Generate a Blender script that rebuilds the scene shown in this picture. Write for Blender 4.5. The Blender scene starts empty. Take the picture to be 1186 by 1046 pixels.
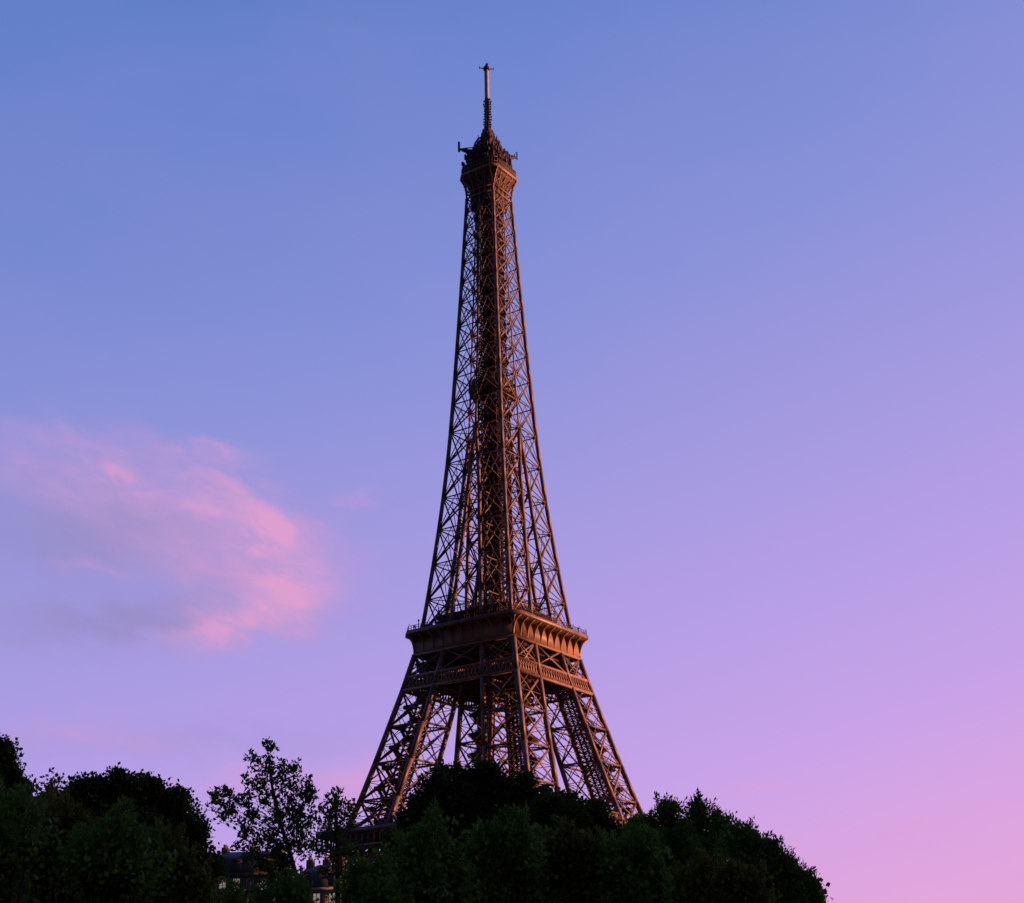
import bpy, math, random
import numpy as np
from mathutils import Vector, Matrix

S = bpy.context.scene
C = S.collection
R = math.radians

def lin(r, g, b):
    f = lambda c: (c / 255 / 12.92) if c <= 10 else ((c / 255 + 0.055) / 1.055) ** 2.4
    return (f(r), f(g), f(b), 1.0)

# ------------------------------------------------------------------ camera
CAM = np.array([0.0, -419.73, 3.0])
RT = np.array([0.99973322, -0.00423411, -0.02270607])
UP = np.array([0.01939541, -0.37992596, 0.92481354])
FW = np.array([0.01254239, 0.92500721, 0.37974248])
FPX = 1670.84
cam = bpy.data.cameras.new('camera')
cam.lens = 36.0 * FPX / 1186.0
cam.sensor_width = 36.0
cam.clip_start = 0.5
cam.clip_end = 20000
co = bpy.data.objects.new('camera', cam)
C.objects.link(co)
M = Matrix(((RT[0], UP[0], -FW[0], CAM[0]), (RT[1], UP[1], -FW[1], CAM[1]), (RT[2], UP[2], -FW[2], CAM[2]), (0, 0, 0, 1)))
co.matrix_world = M
S.camera = co

def at(px, py, dist):
    """point seen at that place of the photograph, `dist` metres away along the ground"""
    d = FW * FPX + RT * (px - 593.0) - UP * (py - 523.0)
    return CAM + d * (dist / math.hypot(d[0], d[1]))

# ------------------------------------------------------------------ sky
W_ = bpy.data.worlds.new('World')
S.world = W_
W_.use_nodes = True
nt = W_.node_tree
nt.nodes.clear()
N = nt.nodes.new
def link(a, b): nt.links.new(a, b)
def mnode(op, a, b=None, c=None, clamp=False):
    n = N('ShaderNodeMath'); n.operation = op; n.use_clamp = clamp
    for i, v in enumerate((a, b, c)):
        if v is None: continue
        if isinstance(v, (int, float)): n.inputs[i].default_value = v
        else: link(v, n.inputs[i])
    return n.outputs[0]
def mixc(f, a, b):
    n = N('ShaderNodeMix'); n.data_type = 'RGBA'
    for sock, v in ((n.inputs[0], f), (n.inputs[6], a), (n.inputs[7], b)):
        if isinstance(v, (int, float)): sock.default_value = v
        elif isinstance(v, tuple): sock.default_value = v
        else: link(v, sock)
    return n.outputs[2]
tc = N('ShaderNodeTexCoord')
nrm = N('ShaderNodeVectorMath'); nrm.operation = 'NORMALIZE'
link(tc.outputs['Generated'], nrm.inputs[0])
sep = N('ShaderNodeSeparateXYZ'); link(nrm.outputs[0], sep.inputs[0])
X, Y, Z = sep.outputs
# the dusk gradient runs a little off the horizontal: pinker towards the sun on the right
dt = N('ShaderNodeVectorMath'); dt.operation = 'DOT_PRODUCT'
link(nrm.outputs[0], dt.inputs[0])
v = Vector((-.27, 0, 1)).normalized(); dt.inputs[1].default_value = v
ramp = N('ShaderNodeValToRGB')
link(mnode('ADD', dt.outputs['Value'], 0.1), ramp.inputs[0])
stops = [(0.0, (230, 164, 206)), (.109, (227, 167, 221)), (.223, (199, 163, 232)), (.375, (171, 157, 227)),
         (.546, (136, 146, 216)), (.66, (115, 136, 208)), (.76, (98, 128, 200)), (1.0, (70, 100, 172))]
cr = ramp.color_ramp
cr.interpolation = 'B_SPLINE' if False else 'EASE' if False else 'LINEAR'
while len(cr.elements) < len(stops): cr.elements.new(0.5)
for e, (p, c) in zip(cr.elements, stops):
    e.position = p; e.color = lin(*c)
sky = ramp.outputs[0]
# clouds, placed by compass bearing and height in the sky (degrees)
AZ = mnode('MULTIPLY', mnode('ARCTAN2', X, Y), 57.2958)
EL = mnode('MULTIPLY', mnode('ARCSINE', Z), 57.2958)
cmb = N('ShaderNodeCombineXYZ')
link(mnode('MULTIPLY', AZ, 0.55), cmb.inputs[0]); link(mnode('MULTIPLY', EL, 1.25), cmb.inputs[1])
def noise(vec, scale, detail, rough=.55, off=0.0, dist=0.0):
    n = N('ShaderNodeTexNoise'); n.noise_dimensions = '3D'
    n.inputs['Scale'].default_value = scale; n.inputs['Detail'].default_value = detail
    n.inputs['Roughness'].default_value = rough; n.inputs['Distortion'].default_value = dist
    a = N('ShaderNodeVectorMath'); a.operation = 'ADD'; link(vec, a.inputs[0]); a.inputs[1].default_value = (off, off * .7, off * .3)
    link(a.outputs[0], n.inputs['Vector'])
    return n.outputs['Fac']
V = cmb.outputs[0]
rc, rs = math.cos(R(-19)), math.sin(R(-19))
cm2 = N('ShaderNodeCombineXYZ')
link(mnode('MULTIPLY', mnode('ADD', mnode('MULTIPLY', AZ, rc), mnode('MULTIPLY', EL, rs)), .52), cm2.inputs[0])
link(mnode('MULTIPLY', mnode('ADD', mnode('MULTIPLY', AZ, -rs), mnode('MULTIPLY', EL, rc)), 1.15), cm2.inputs[1])
V2 = cm2.outputs[0]
wx = mnode('MULTIPLY', mnode('SUBTRACT', noise(V, .9, 5, .55, 3.0), .5), 2.6)
wy = mnode('MULTIPLY', mnode('SUBTRACT', noise(V2, .8, 6, .6, 17.0), .5), 2.6)
AW = mnode('ADD', AZ, wx); EW = mnode('ADD', EL, wy)
def blob(az, el, ra, re, ang, amp):
    ca, sa = math.cos(R(ang)), math.sin(R(ang))
    dx = mnode('SUBTRACT', AW, az); dy = mnode('SUBTRACT', EW, el)
    u = mnode('ADD', mnode('MULTIPLY', dx, ca / ra), mnode('MULTIPLY', dy, sa / ra))
    w = mnode('ADD', mnode('MULTIPLY', dx, -sa / re), mnode('MULTIPLY', dy, ca / re))
    r2 = mnode('ADD', mnode('MULTIPLY', u, u), mnode('MULTIPLY', w, w))
    ra *= 1
    return mnode('MULTIPLY', mnode('EXPONENT', mnode('MULTIPLY', r2, -1.0)), amp)
def total(lst):
    t = blob(*lst[0])
    for b in lst[1:]: t = mnode('ADD', t, blob(*b))
    return t
streak = noise(V2, 1.0, 8, .62, 31.0, .5)
st = mnode('MULTIPLY_ADD', streak, 2.3, -.35, True)
grey = total([(-15.0, 19.0, 5.8, 1.9, -4, 1.0), (-14.5, 15.4, 5.8, .85, 4, 1.15), (-17.5, 17.8, 3.2, 1.3, 0, .4), (-10.8, 17.2, 1.8, .8, 15, .6),
              (-13.0, 11.0, 7.0, .6, 0, .35)])
pink = total([(-14.5, 20.3, 5.6, 1.5, -13, .34), (-19.5, 21.6, 2.8, 1.0, -6, .12), (-11.5, 22.1, 1.2, .3, -18, .55), (-11.3, 20.9, 3.4, .55, -23, .62), (-10.7, 19.6, 2.9, .65, -15, .8), (-18.0, 20.6, 3.0, .9, -8, .16), (-12.5, 17.9, 3.2, .8, -15, .35),
              (-15.6, 20.9, 1.2, .45, -20, .5), (-17.5, 22.2, 2.4, .5, -8, .2), (-8.9, 18.9, 1.3, .8, -45, .55),
              (-8.7, 16.6, 2.1, 1.15, 6, .95), (-10.9, 15.5, 2.2, .8, 8, .5), (-10.3, 18.1, 2.6, 1.3, 0, .4), (-8.6, 17.0, .9, .7, -20, .4), (-10.8, 15.3, 2.2, .5, 8, .5),
              (-15.5, 11.1, 3.2, .5, -3, .35), (-5.6, 9.4, 1.7, .8, 10, .8), (-10.0, 9.6, 3.0, .5, 4, .35),
              (10.3, 8.9, 1.6, .22, 4, .35), (-5.9, 20.4, .9, .3, 0, .3), (15.0, 7.2, 2.0, .3, 6, .3), (-16, 17.3, 1.6, .3, -5, .3)])
gf = mnode('MULTIPLY', mnode('MULTIPLY', grey, mnode('MULTIPLY_ADD', streak, 1.3, .4, True)), .78, None, True)
pf = mnode('MULTIPLY', mnode('MULTIPLY', pink, mnode('MULTIPLY_ADD', st, .9, .2)), .76, None, True)
sky = mixc(gf, sky, lin(150, 142, 198))
sky = mixc(pf, sky, lin(222, 160, 208))
# faint unevenness of the clear air
sky = mixc(mnode('MULTIPLY_ADD', noise(V, .22, 3, .5, 50.0), .22, -.08, True), sky, lin(176, 150, 214))
# away from the afterglow the sky is deeper: darker behind the viewer, nothing below the horizon
bk = mnode('ADD', mnode('MULTIPLY_ADD', Y, 1.1, .62), mnode('MULTIPLY', X, .38), None, True)
dn = mnode('MULTIPLY_ADD', Z, 8.0, .7, True)
zen = mnode('SUBTRACT', 1.0, mnode('MULTIPLY', mnode('SUBTRACT', Z, .62, None, True), 1.5), None, True)
sc_ = mnode('MULTIPLY', mnode('MULTIPLY', mnode('MAXIMUM', bk, .17), dn), mnode('MAXIMUM', zen, .3))
bg = N('ShaderNodeBackground'); link(sky, bg.inputs[0]); link(mnode('MULTIPLY', sc_, 1 / 2 ** .7), bg.inputs[1])
wo = N('ShaderNodeOutputWorld'); link(bg.outputs[0], wo.inputs[0])

# ------------------------------------------------------------------ sun: low, orange, from the right and a little beyond the tower
SUN_EL, SUN_AZ = 8.0, 85.0            # bearing clockwise from the viewing direction
sl = bpy.data.lights.new('sun', 'SUN')
sl.energy = 4.4; sl.angle = R(0.5); sl.color = (1.0, .35, .16)
so = bpy.data.objects.new('sun', sl); C.objects.link(so)
sd = Vector((math.sin(R(SUN_AZ)) * math.cos(R(SUN_EL)), math.cos(R(SUN_AZ)) * math.cos(R(SUN_EL)), math.sin(R(SUN_EL))))
so.rotation_euler = sd.to_track_quat('Z', 'Y').to_euler()

S.view_settings.view_transform = 'Standard'
S.view_settings.look = 'None'
S.view_settings.exposure = 0.7
S.view_settings.gamma = 1.0
S.view_settings.use_curve_mapping = False
S.cycles.max_bounces = 5
S.cycles.diffuse_bounces = 3
S.cycles.glossy_bounces = 2
S.cycles.transparent_max_bounces = 4

# ------------------------------------------------------------------ materials
def material(name, col, rough=.6, col2=None, scale=1.0, spec=.3, metal=0.0, island=0.0, bump=0.0):
    m = bpy.data.materials.new(name); m.use_nodes = True
    t = m.node_tree; b = t.nodes['Principled BSDF']
    b.inputs['Roughness'].default_value = rough
    b.inputs['Specular IOR Level'].default_value = spec
    b.inputs['Metallic'].default_value = metal
    b.inputs['Base Color'].default_value = (*col, 1)
    if col2 is not None:
        tcn = t.nodes.new('ShaderNodeTexCoord')
        n = t.nodes.new('ShaderNodeTexNoise'); n.inputs['Scale'].default_value = scale; n.inputs['Detail'].default_value = 5
        t.links.new(tcn.outputs['Object'], n.inputs['Vector'])
        mr = t.nodes.new('ShaderNodeMapRange'); mr.inputs['From Min'].default_value = .35; mr.inputs['From Max'].default_value = .65
        t.links.new(n.outputs['Fac'], mr.inputs['Value'])
        fac = mr.outputs[0]
        if island:
            g = t.nodes.new('ShaderNodeNewGeometry')
            mm = t.nodes.new('ShaderNodeMath'); mm.operation = 'MULTIPLY_ADD'; mm.inputs[1].default_value = island; 
            sc = t.nodes.new('ShaderNodeMath'); sc.operation = 'MULTIPLY'; sc.inputs[1].default_value = 1 - island
            t.links.new(fac, sc.inputs[0])
            t.links.new(g.outputs['Random Per Island'], mm.inputs[0]); t.links.new(sc.outputs[0], mm.inputs[2])
            fac = mm.outputs[0]
        mx = t.nodes.new('ShaderNodeMix'); mx.data_type = 'RGBA'
        mx.inputs[6].default_value = (*col, 1); mx.inputs[7].default_value = (*col2, 1)
        t.links.new(fac, mx.inputs[0]); t.links.new(mx.outputs[2], b.inputs['Base Color'])
    return m

IRON = material('painted_iron', (.108, .076, .050), .45, (.215, .142, .088), .45, .5)
IRON_L = material('sun_brightened_iron', (.20, .125, .070), .5, (.34, .20, .10), .3, .4)  # lighter copy of the iron that adds sunlit brightness to frieze and gallery
IRON_D = material('dark_and_shaded_iron', (.065, .045, .034), .6, (.12, .075, .05), .3, .3)  # darker iron for rails and rooms; stands in for shade on intermediate platform
DECK = material('deck_steel', (.07, .05, .04), .8, (.11, .08, .06), .4, .2)
DARKM = material('dark_steel', (.03, .03, .034), .6, (.05, .045, .045), .6, .3)
MAST = material('pale_antenna_paint', (.40, .42, .50), .5, (.52, .54, .62), .9, .3)
CORE = material('shade_darkened_iron', (.030, .015, .010), .7, (.065, .030, .020), .4, .2)  # iron colour darkened to stand in for the shade inside the tower
GLASSD = material('dark_glass', (.02, .022, .028), .12, None, 1, .6)
STONE = material('pale_stone', (.34, .30, .25), .8, (.44, .39, .33), .6, .2)

# ------------------------------------------------------------------ mesh helpers
def mesh_obj(name, verts, faces_loops, counts, mat, parent=None):
    me = bpy.data.meshes.new(name)
    verts = np.asarray(verts, np.float32).reshape(-1, 3)
    loops = np.asarray(faces_loops, np.int32).ravel()
    counts = np.asarray(counts, np.int32)
    me.vertices.add(len(verts)); me.vertices.foreach_set('co', verts.ravel())
    me.loops.add(len(loops)); me.loops.foreach_set('vertex_index', loops)
    me.polygons.add(len(counts))
    st_ = np.concatenate([[0], np.cumsum(counts)[:-1]]).astype(np.int32)
    me.polygons.foreach_set('loop_start', st_)
    me.update(calc_edges=True); me.validate()
    me.materials.append(mat)
    o = bpy.data.objects.new(name, me); C.objects.link(o)
    if parent: o.parent = parent
    return o

BOXF = np.array([[0, 1, 3, 2], [4, 6, 7, 5], [0, 4, 5, 1], [2, 3, 7, 6], [0, 2, 6, 4], [1, 5, 7, 3]])
class MB:
    """collects bars, boxes and loose faces of ONE object"""
    def __init__(s): s.P = []; s.Q = []; s.W = []; s.D = []; s.v = []; s.f = []; s.n = 0
    def bar(s, p, q, w, d=None):
        s.P.append(p); s.Q.append(q); s.W.append(w); s.D.append(d or w)
    def box(s, a, b):
        x0, y0, z0 = a; x1, y1, z1 = b
        s.P.append(((x0 + x1) / 2, (y0 + y1) / 2, z0)); s.Q.append(((x0 + x1) / 2, (y0 + y1) / 2, z1))
        s.W.append(abs(x1 - x0)); s.D.append(abs(y1 - y0))
    def face(s, pts):
        s.f.append([s.n + i for i in range(len(pts))]); s.v += [tuple(p) for p in pts]; s.n += len(pts)
    def prism(s, poly, off):
        """closed prism of a polygon moved by off"""
        k = len(poly); a = s.n
        s.v += [tuple(p) for p in poly] + [tuple(np.add(p, off)) for p in poly]; s.n += 2 * k
        s.f.append([a + i for i in range(k)][::-1]); s.f.append([a + k + i for i in range(k)])
        for i in range(k):
            j = (i + 1) % k; s.f.append([a + i, a + j, a + k + j, a + k + i])
    def loft(s, rings, cap=True):
        k = len(rings[0]); a = s.n
        for r in rings: s.v += [tuple(p) for p in r]; s.n += k
        for l in range(len(rings) - 1):
            for i in range(k):
                j = (i + 1) % k; s.f.append([a + l * k + i, a + l * k + j, a + (l + 1) * k + j, a + (l + 1) * k + i])
        if cap:
            s.f.append([a + i for i in range(k)][::-1]); b = a + (len(rings) - 1) * k; s.f.append([b + i for i in range(k)])
    def tube(s, pts, rad, k=8):
        pts = [np.asarray(p, float) for p in pts]; rings = []
        for i, p in enumerate(pts):
            t = pts[min(i + 1, len(pts) - 1)] - pts[max(i - 1, 0)]; t = t / (np.linalg.norm(t) + 1e-9)
            u = np.cross(t, (0, 1, .13)); u /= np.linalg.norm(u); w = np.cross(t, u)
            r = rad[i] if hasattr(rad, '__len__') else rad
            rings.append([p + r * (math.cos(2 * math.pi * j / k) * u + math.sin(2 * math.pi * j / k) * w) for j in range(k)])
        s.loft(rings)
    def build(s, name, mat, parent=None):
        V_ = []; L_ = []; K_ = []; base = 0
        if s.P:
            P = np.array(s.P, float); Q = np.array(s.Q, float); W = np.array(s.W)[:, None] / 2; D = np.array(s.D)[:, None] / 2
            t = Q - P; t /= np.linalg.norm(t, axis=1)[:, None] + 1e-9
            # u lies level, in the plane of the tower faces where it can
            ref = np.where((np.abs(t[:, 2]) > .5)[:, None], np.array([[1.0, 0, 0]]), np.array([[0, 0, 1.0]]))
            w = np.cross(t, ref); w /= np.linalg.norm(w, axis=1)[:, None] + 1e-9
            u = np.cross(w, t)
            cs = []
            for e in (P, Q):
                for a in (-1, 1):
                    for b in (-1, 1): cs.append(e + a * W * u + b * D * w)
            V_.append(np.stack(cs, 1).reshape(-1, 3))
            n = len(P)
            L_.append((BOXF[None] + 8 * np.arange(n)[:, None, None]).ravel()); K_.append(np.full(6 * n, 4)); base = 8 * n
        if s.v:
            V_.append(np.array(s.v, float))
            L_.append(np.concatenate([np.array(f) + base for f in s.f])); K_.append(np.array([len(f) for f in s.f]))
        return mesh_obj(name, np.concatenate(V_), np.concatenate(L_), np.concatenate(K_), mat, parent)

def thing(name, label, cat, loc=(0, 0, 0), rz=0.0, group=None):
    o = bpy.data.objects.new(name, None); C.objects.link(o)
    o.location = loc; o.rotation_euler = (0, 0, rz); o.empty_display_size = 1
    o['label'] = label; o['category'] = cat
    if group: o['group'] = group
    return o

# ------------------------------------------------------------------ ground
GROUND = material('dark_lawn', (.020, .024, .012), .95, (.035, .032, .02), .05, .1)
g = MB(); g.face([(-6000, -6000, 0), (6000, -6000, 0), (6000, 6000, 0), (-6000, 6000, 0)])
go = g.build('ground', GROUND); go['kind'] = 'structure'

# ------------------------------------------------------------------ the tower
KH = [0, 30, 45, 57.6, 60, 72, 85, 95, 104, 116, 128, 140, 152, 165, 177, 190, 215, 240, 265, 276]
KW = [58, 43, 36.6, 31.4, 30.42, 26.9, 23.56, 20.95, 18.67, 16.15, 14.65, 13.3, 12.05, 10.85, 9.95, 9.15, 7.84, 6.61, 5.48, 5.1]
def Wd(h): return float(np.interp(h, KH, KW))
GH = [0, 57.6, 66, 95, 116, 140, 150, 165, 172, 181]
GG = [72, 33.0, 30.2, 18.2, 11.4, 7.0, 5.4, 3.8, 2.0, 0.0]
def Gap(h): return float(np.interp(h, GH, GG))
def Aw(h): return Wd(h) - Gap(h) / 2

tower = thing('lattice_tower', 'tall brown wrought iron lattice tower rising behind the dark trees, right side lit orange', 'tower',
              (0, 0, 0), 0.9674885776590105)

def leg_pts(h, sx, sy):
    w, a = Wd(h), Aw(h)
    o, i = w, w - a
    return [np.array((sx * o, sy * o, h)), np.array((sx * i, sy * o, h)), np.array((sx * i, sy * i, h)), np.array((sx * o, sy * i, h))]

def xpanel(m, a0, b0, a1, b1, w, d, gus=0.0, mid=True):
    m.bar(a0, b1, w, d); m.bar(b0, a1, w, d)
    if mid and gus:
        c = (a0 + b0 + a1 + b1) / 4; t = (b0 - a0) / np.linalg.norm(b0 - a0) * gus * .5
        m.bar(c - t, c + t, gus, d * 1.3)

def lattice_leg(m, hs, sx, sy, cw, dw, hz=.5, inner=1.0, gus=.9):
    rings = [leg_pts(h, sx, sy) for h in hs]
    for l in range(len(hs) - 1):
        A, B = rings[l], rings[l + 1]
        for k in range(4):
            m.bar(A[k], B[k], cw * (1 if k != 2 else .9))
            j = (k + 1) % 4
            s = 1 if k in (0, 3) else inner
            xpanel(m, A[k], A[j], B[k], B[j], dw * s, dw * .35, gus)
    for l, h in enumerate(hs):
        A = rings[l]
        for k in range(4):
            j = (k + 1) % 4
            m.bar(A[k], A[j], hz, hz)
            t = (A[j] - A[k]); L = np.linalg.norm(t); t = t / L
            for e, sg in ((A[k], 1), (A[j], -1)):     # gusset plates where the bars meet
                m.bar(e + sg * t * .2, e + sg * t * (gus * 1.0 + .3), gus * 1.1, cw * .55)
        if l: m.bar(A[0], A[2], hz * .7, hz * .7); m.bar(A[1], A[3], hz * .7, hz * .7)

LEGS = [(-1, -1), (1, -1), (1, 1), (-1, 1)]
# --- legs between the ground and the first platform
for sx, sy in LEGS:
    m = MB(); lattice_leg(m, [3, 13, 23.5, 34.5, 46, 55.5], sx, sy, 1.2, .8, .8)
    m.build('lower_leg', IRON, tower)
    m = MB()
    for p in leg_pts(0, sx, sy):
        m.loft([[(p[0] + a * r, p[1] + b * r, z) for a, b in ((-1, -1), (1, -1), (1, 1), (-1, 1))] for r, z in ((4.4, -.3), (4.2, 2.0), (3.2, 2.6), (2.6, 4.2))])
    m.build('masonry_foot', STONE, tower)
# --- arches under the first platform
for ax, s in ((0, -1), (0, 1), (1, -1), (1, 1)):
    m = MB(); pr = None
    for i in range(41):
        a = math.pi * i / 40
        h = 12 + 37 * math.sin(a); 
        x = 36.5 * math.cos(a); x2 = 39.5 * math.cos(a); h2 = 12 + 40.5 * math.sin(a)
        y = s * (Wd(max(h, 0)) - .4); y2 = s * (Wd(h2) - .4)
        p = np.array((x, y, h)); q = np.array((x2, y2, h2))
        if ax: p = p[[1, 0, 2]]; q = q[[1, 0, 2]]
        m.bar(p, q, .35)
        if pr is not None:
            m.bar(pr[0], p, .8); m.bar(pr[1], q, .8); m.bar(pr[0], q, .3); m.bar(pr[1], p, .3)
        pr = (p, q)
    m.build('arch', IRON, tower)

# --- first platform: ring deck, arcade fascia, rail, pavilions
def chamfer(w, c, h):
    return [(-w * c, -w, h), (w * c, -w, h), (w, -w * c, h), (w, w * c, h), (w * c, w, h), (-w * c, w, h), (-w, w * c, h), (-w, -w * c, h)]
def ring_slab(m, wo, wi, c, z0, z1):
    O0, O1, I0, I1 = chamfer(wo, c, z0), chamfer(wo, c, z1), chamfer(wi, c, z0), chamfer(wi, c, z1)
    a = m.n; m.v += O0 + O1 + I0 + I1; m.n += 32
    for i in range(8):
        j = (i + 1) % 8
        for p, q, r_, s_ in ((0, 0, 8, 8), (8, 8, 24, 24), (24, 24, 16, 16), (16, 16, 0, 0)):
            m.f.append([a + p + i, a + q + j, a + r_ + j, a + s_ + i])
m = MB(); W1 = 36.9
ring_slab(m, W1, 15, .985, 56.9, 57.9)
ring_slab(m, W1 + .35, W1 - .5, .985, 57.1, 58.4)
first = m.build('first_platform', IRON, tower)
def along(ax, s, w, t, h):
    p = (t, s * w, h)
    return np.array(p if ax == 0 else (p[1], p[0], h), float)
FACES = ((0, -1), (1, 1), (0, 1), (1, -1))
m = MB()
for ax, s in FACES:
    nb = 36; w = W1 - .2
    m.bar(along(ax, s, w, -w, 53.6), along(ax, s, w, w, 53.6), .5, .8)
    for i in range(nb + 1):
        t = -w + 2 * w * i / nb
        m.bar(along(ax, s, w, t, 53.6), along(ax, s, w, t, 57.0), .28, .4)
        if i % 2 == 0:   # brackets back to the belt truss
            q = along(ax, s, 32.0, t * 32 / w, 51.0); m.bar(along(ax, s, w, t, 53.6), q, .3); 
        if i < nb:
            pr = None
            for k in range(5):
                a = math.pi * k / 4; p = along(ax, s, w, t + w / nb * (1 - math.cos(a)), 55.9 + .9 * math.sin(a))
                if pr is not None: m.bar(pr, p, .2, .3)
                pr = p
m.build('arcade', IRON, first)
m = MB()
for ax, s in FACES:
    for h in (58.7, 59.2, 59.7): m.bar(along(ax, s, W1, -W1 * .985, h), along(ax, s, W1, W1 * .985, h), .1)
    for i in range(61): t = (-1 + 2 * i / 60) * W1 * .985; m.bar(along(ax, s, W1, t, 58.0), along(ax, s, W1, t, 59.8), .1)
m.build('railing', IRON_D, first)
m = MB()
for ax, s in FACES:      # belt truss under the deck
    for h0, h1 in ((48.5, 53.4),):
        w0, w1 = Wd(h0) - .1, Wd(h1) - .1
        m.bar(along(ax, s, w0, -w0, h0), along(ax, s, w0, w0, h0), .8); m.bar(along(ax, s, w1, -w1, h1), along(ax, s, w1, w1, h1), .8)
        for i in range(26):
            t0, t1 = -1 + 2 * i / 26, -1 + 2 * (i + 1) / 26
            m.bar(along(ax, s, w0, w0 * t0, h0), along(ax, s, w1, w1 * t1, h1), .35); m.bar(along(ax, s, w0, w0 * t1, h0), along(ax, s, w1, w1 * t0, h1), .35)
m.build('belt_truss', IRON, first)
PAV = material('pavilion_cladding', (.12, .05, .04), .5, (.17, .08, .06), .4, .4)
for a in (0, 1, 2):
    m = MB(); ang = a * math.pi / 2
    def rp(x, y, z): return (x * math.cos(ang) - y * math.sin(ang), x * math.sin(ang) + y * math.cos(ang), z)
    m.loft([[rp(x, y, z) for x, y in ((-13, 23 + dy), (13, 23 + dy), (13, 31), (-13, 31))] for z, dy in ((57.95, 0), (62.2, 1.6))])
    m.build('pavilion', PAV, first)
    m = MB()
    for i in range(14): x = -13 + 2 * i; m.bar(rp(x, 31.12, 58), rp(x, 31.12, 62.1), .18)
    m.bar(rp(-13, 31.12, 62.1), rp(13, 31.12, 62.1), .4)
    m.build('glazing_frame', IRON_D, first)

# --- legs between the platforms
HL = [57.9, 67.0, 77.5, 88.0, 98.6, 109.3]
for sx, sy in LEGS:
    m = MB(); lattice_leg(m, HL, sx, sy, 1.15, .62, .5, .8, 1.0)
    # lighter secondary lacing between the chords
    for l in range(5):
        A, B = leg_pts(HL[l], sx, sy), leg_pts(HL[l + 1], sx, sy)
        for k in range(4):
            j = (k + 1) % 4
            ma, mb = (A[k] + B[k]) / 2, (A[j] + B[j]) / 2
            m.bar(ma, mb, .16); mt, mm_ = (B[k] + B[j]) / 2, (A[k] + A[j]) / 2
            for p, q in ((ma, mt), (mt, mb), (mb, mm_), (mm_, ma)): m.bar(p, q, .15)
    leg = m.build('middle_leg', IRON, tower)
    # inclined lift track up the middle of the leg
    m = MB()
    def ctr(h, fx=0.5, fy=0.5):
        w, a = Wd(h), Aw(h); return np.array((sx * (w - a * fx), sy * (w - a * fy), h))
    hs = np.linspace(57.9, 109, 38)
    for fx, fy in ((.36, .36), (.64, .36), (.64, .64), (.36, .64)):
        m.bar(ctr(58, fx, fy), ctr(84, fx, fy), .5); m.bar(ctr(84, fx, fy), ctr(109, fx, fy), .5)
    for i in range(len(hs) - 1):
        h0, h1 = hs[i], hs[i + 1]
        for (f0, f1) in (((.36, .36), (.64, .36)), ((.64, .36), (.64, .64)), ((.64, .64), (.36, .64)), ((.36, .64), (.36, .36))):
            m.bar(ctr(h0, *f0), ctr(h0, *f1), .24); m.bar(ctr(h0, *f0), ctr(h1, *f1), .2)
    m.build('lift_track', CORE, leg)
    # zigzag stairs with solid parapets
    m = MB(); h = 58.5; k = 0
    while h < 106:
        h1 = h + 2.9
        f0, f1 = (.25, .62) if k % 2 == 0 else (.62, .25)
        for off in (.12, .24):
            p, q = ctr(h, f0, off), ctr(h1, f1, off)
            m.bar(p + (0, 0, 1.0), q + (0, 0, 1.0), .14); m.bar(p + (0, 0, .5), q + (0, 0, .5), .3, .1)
            for g_ in (.25, .5, .75): c_ = p + (q - p) * g_; m.bar(c_, c_ + (0, 0, 1.0), .1)
        p, q = ctr(h, f0, .18), ctr(h1, f1, .18); m.bar(p, q, .25, 1.3)
        c = ctr(h1, f1, .19); m.box(c - (.95, .95, .1), c + (.95, .95, .1))
        for dx, dy in ((1.1, 0), (-1.1, 0), (0, 1.1), (0, -1.1)):
            m.box(c + (dx - (.05 if dx else 1.1), dy - (.05 if dy else 1.1), .1), c + (dx + (.05 if dx else 1.1), dy + (.05 if dy else 1.1), 1.1))
        h = h1; k += 1
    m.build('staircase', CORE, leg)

# --- belt truss and panels under the second platform
m = MB()
for ax, s in FACES:
    h0, h1 = 98.6, 102.6; w0, w1 = Wd(h0) + .25, Wd(h1) + .25
    m.bar(along(ax, s, w0, -w0, h0), along(ax, s, w0, w0, h0), .75, .6); m.bar(along(ax, s, w1, -w1, h1), along(ax, s, w1, w1, h1), .75, .6)
    n = 30
    for i in range(n):
        t0, t1 = -1 + 2 * i / n, -1 + 2 * (i + 1) / n
        m.bar(along(ax, s, w0, w0 * t0, h0), along(ax, s, w1, w1 * t1, h1), .32, .3); m.bar(along(ax, s, w0, w0 * t1, h0), along(ax, s, w1, w1 * t0, h1), .32, .26)
belt = m.build('upper_belt_truss', IRON_L, tower)
m = MB()
for ax, s in FACES:     # crosses of the middle bay above the belt
    h0, h1 = 102.6, 109.3
    g0, g1 = Gap(h0) / 2, Gap(h1) / 2; w0, w1 = Wd(h0), Wd(h1)
    a0, b0, a1, b1 = along(ax, s, w0, -g0, h0), along(ax, s, w0, g0, h0), along(ax, s, w1, -g1, h1), along(ax, s, w1, g1, h1)
    xpanel(m, a0, b0, a1, b1, .5, .35, .9)
    for sg in (-1, 1):
        a0, b0 = along(ax, s, w0, sg * g0, h0), along(ax, s, w0, sg * w0, h0); a1, b1 = along(ax, s, w1, sg * g1, h1), along(ax, s, w1, sg * w1, h1)
        xpanel(m, a0, b0, a1, b1, .42, .3, .7)
    m.bar(along(ax, s, w1, -w1, h1), along(ax, s, w1, w1, h1), .7)
m.build('cross_bracing', IRON, tower)
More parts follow.
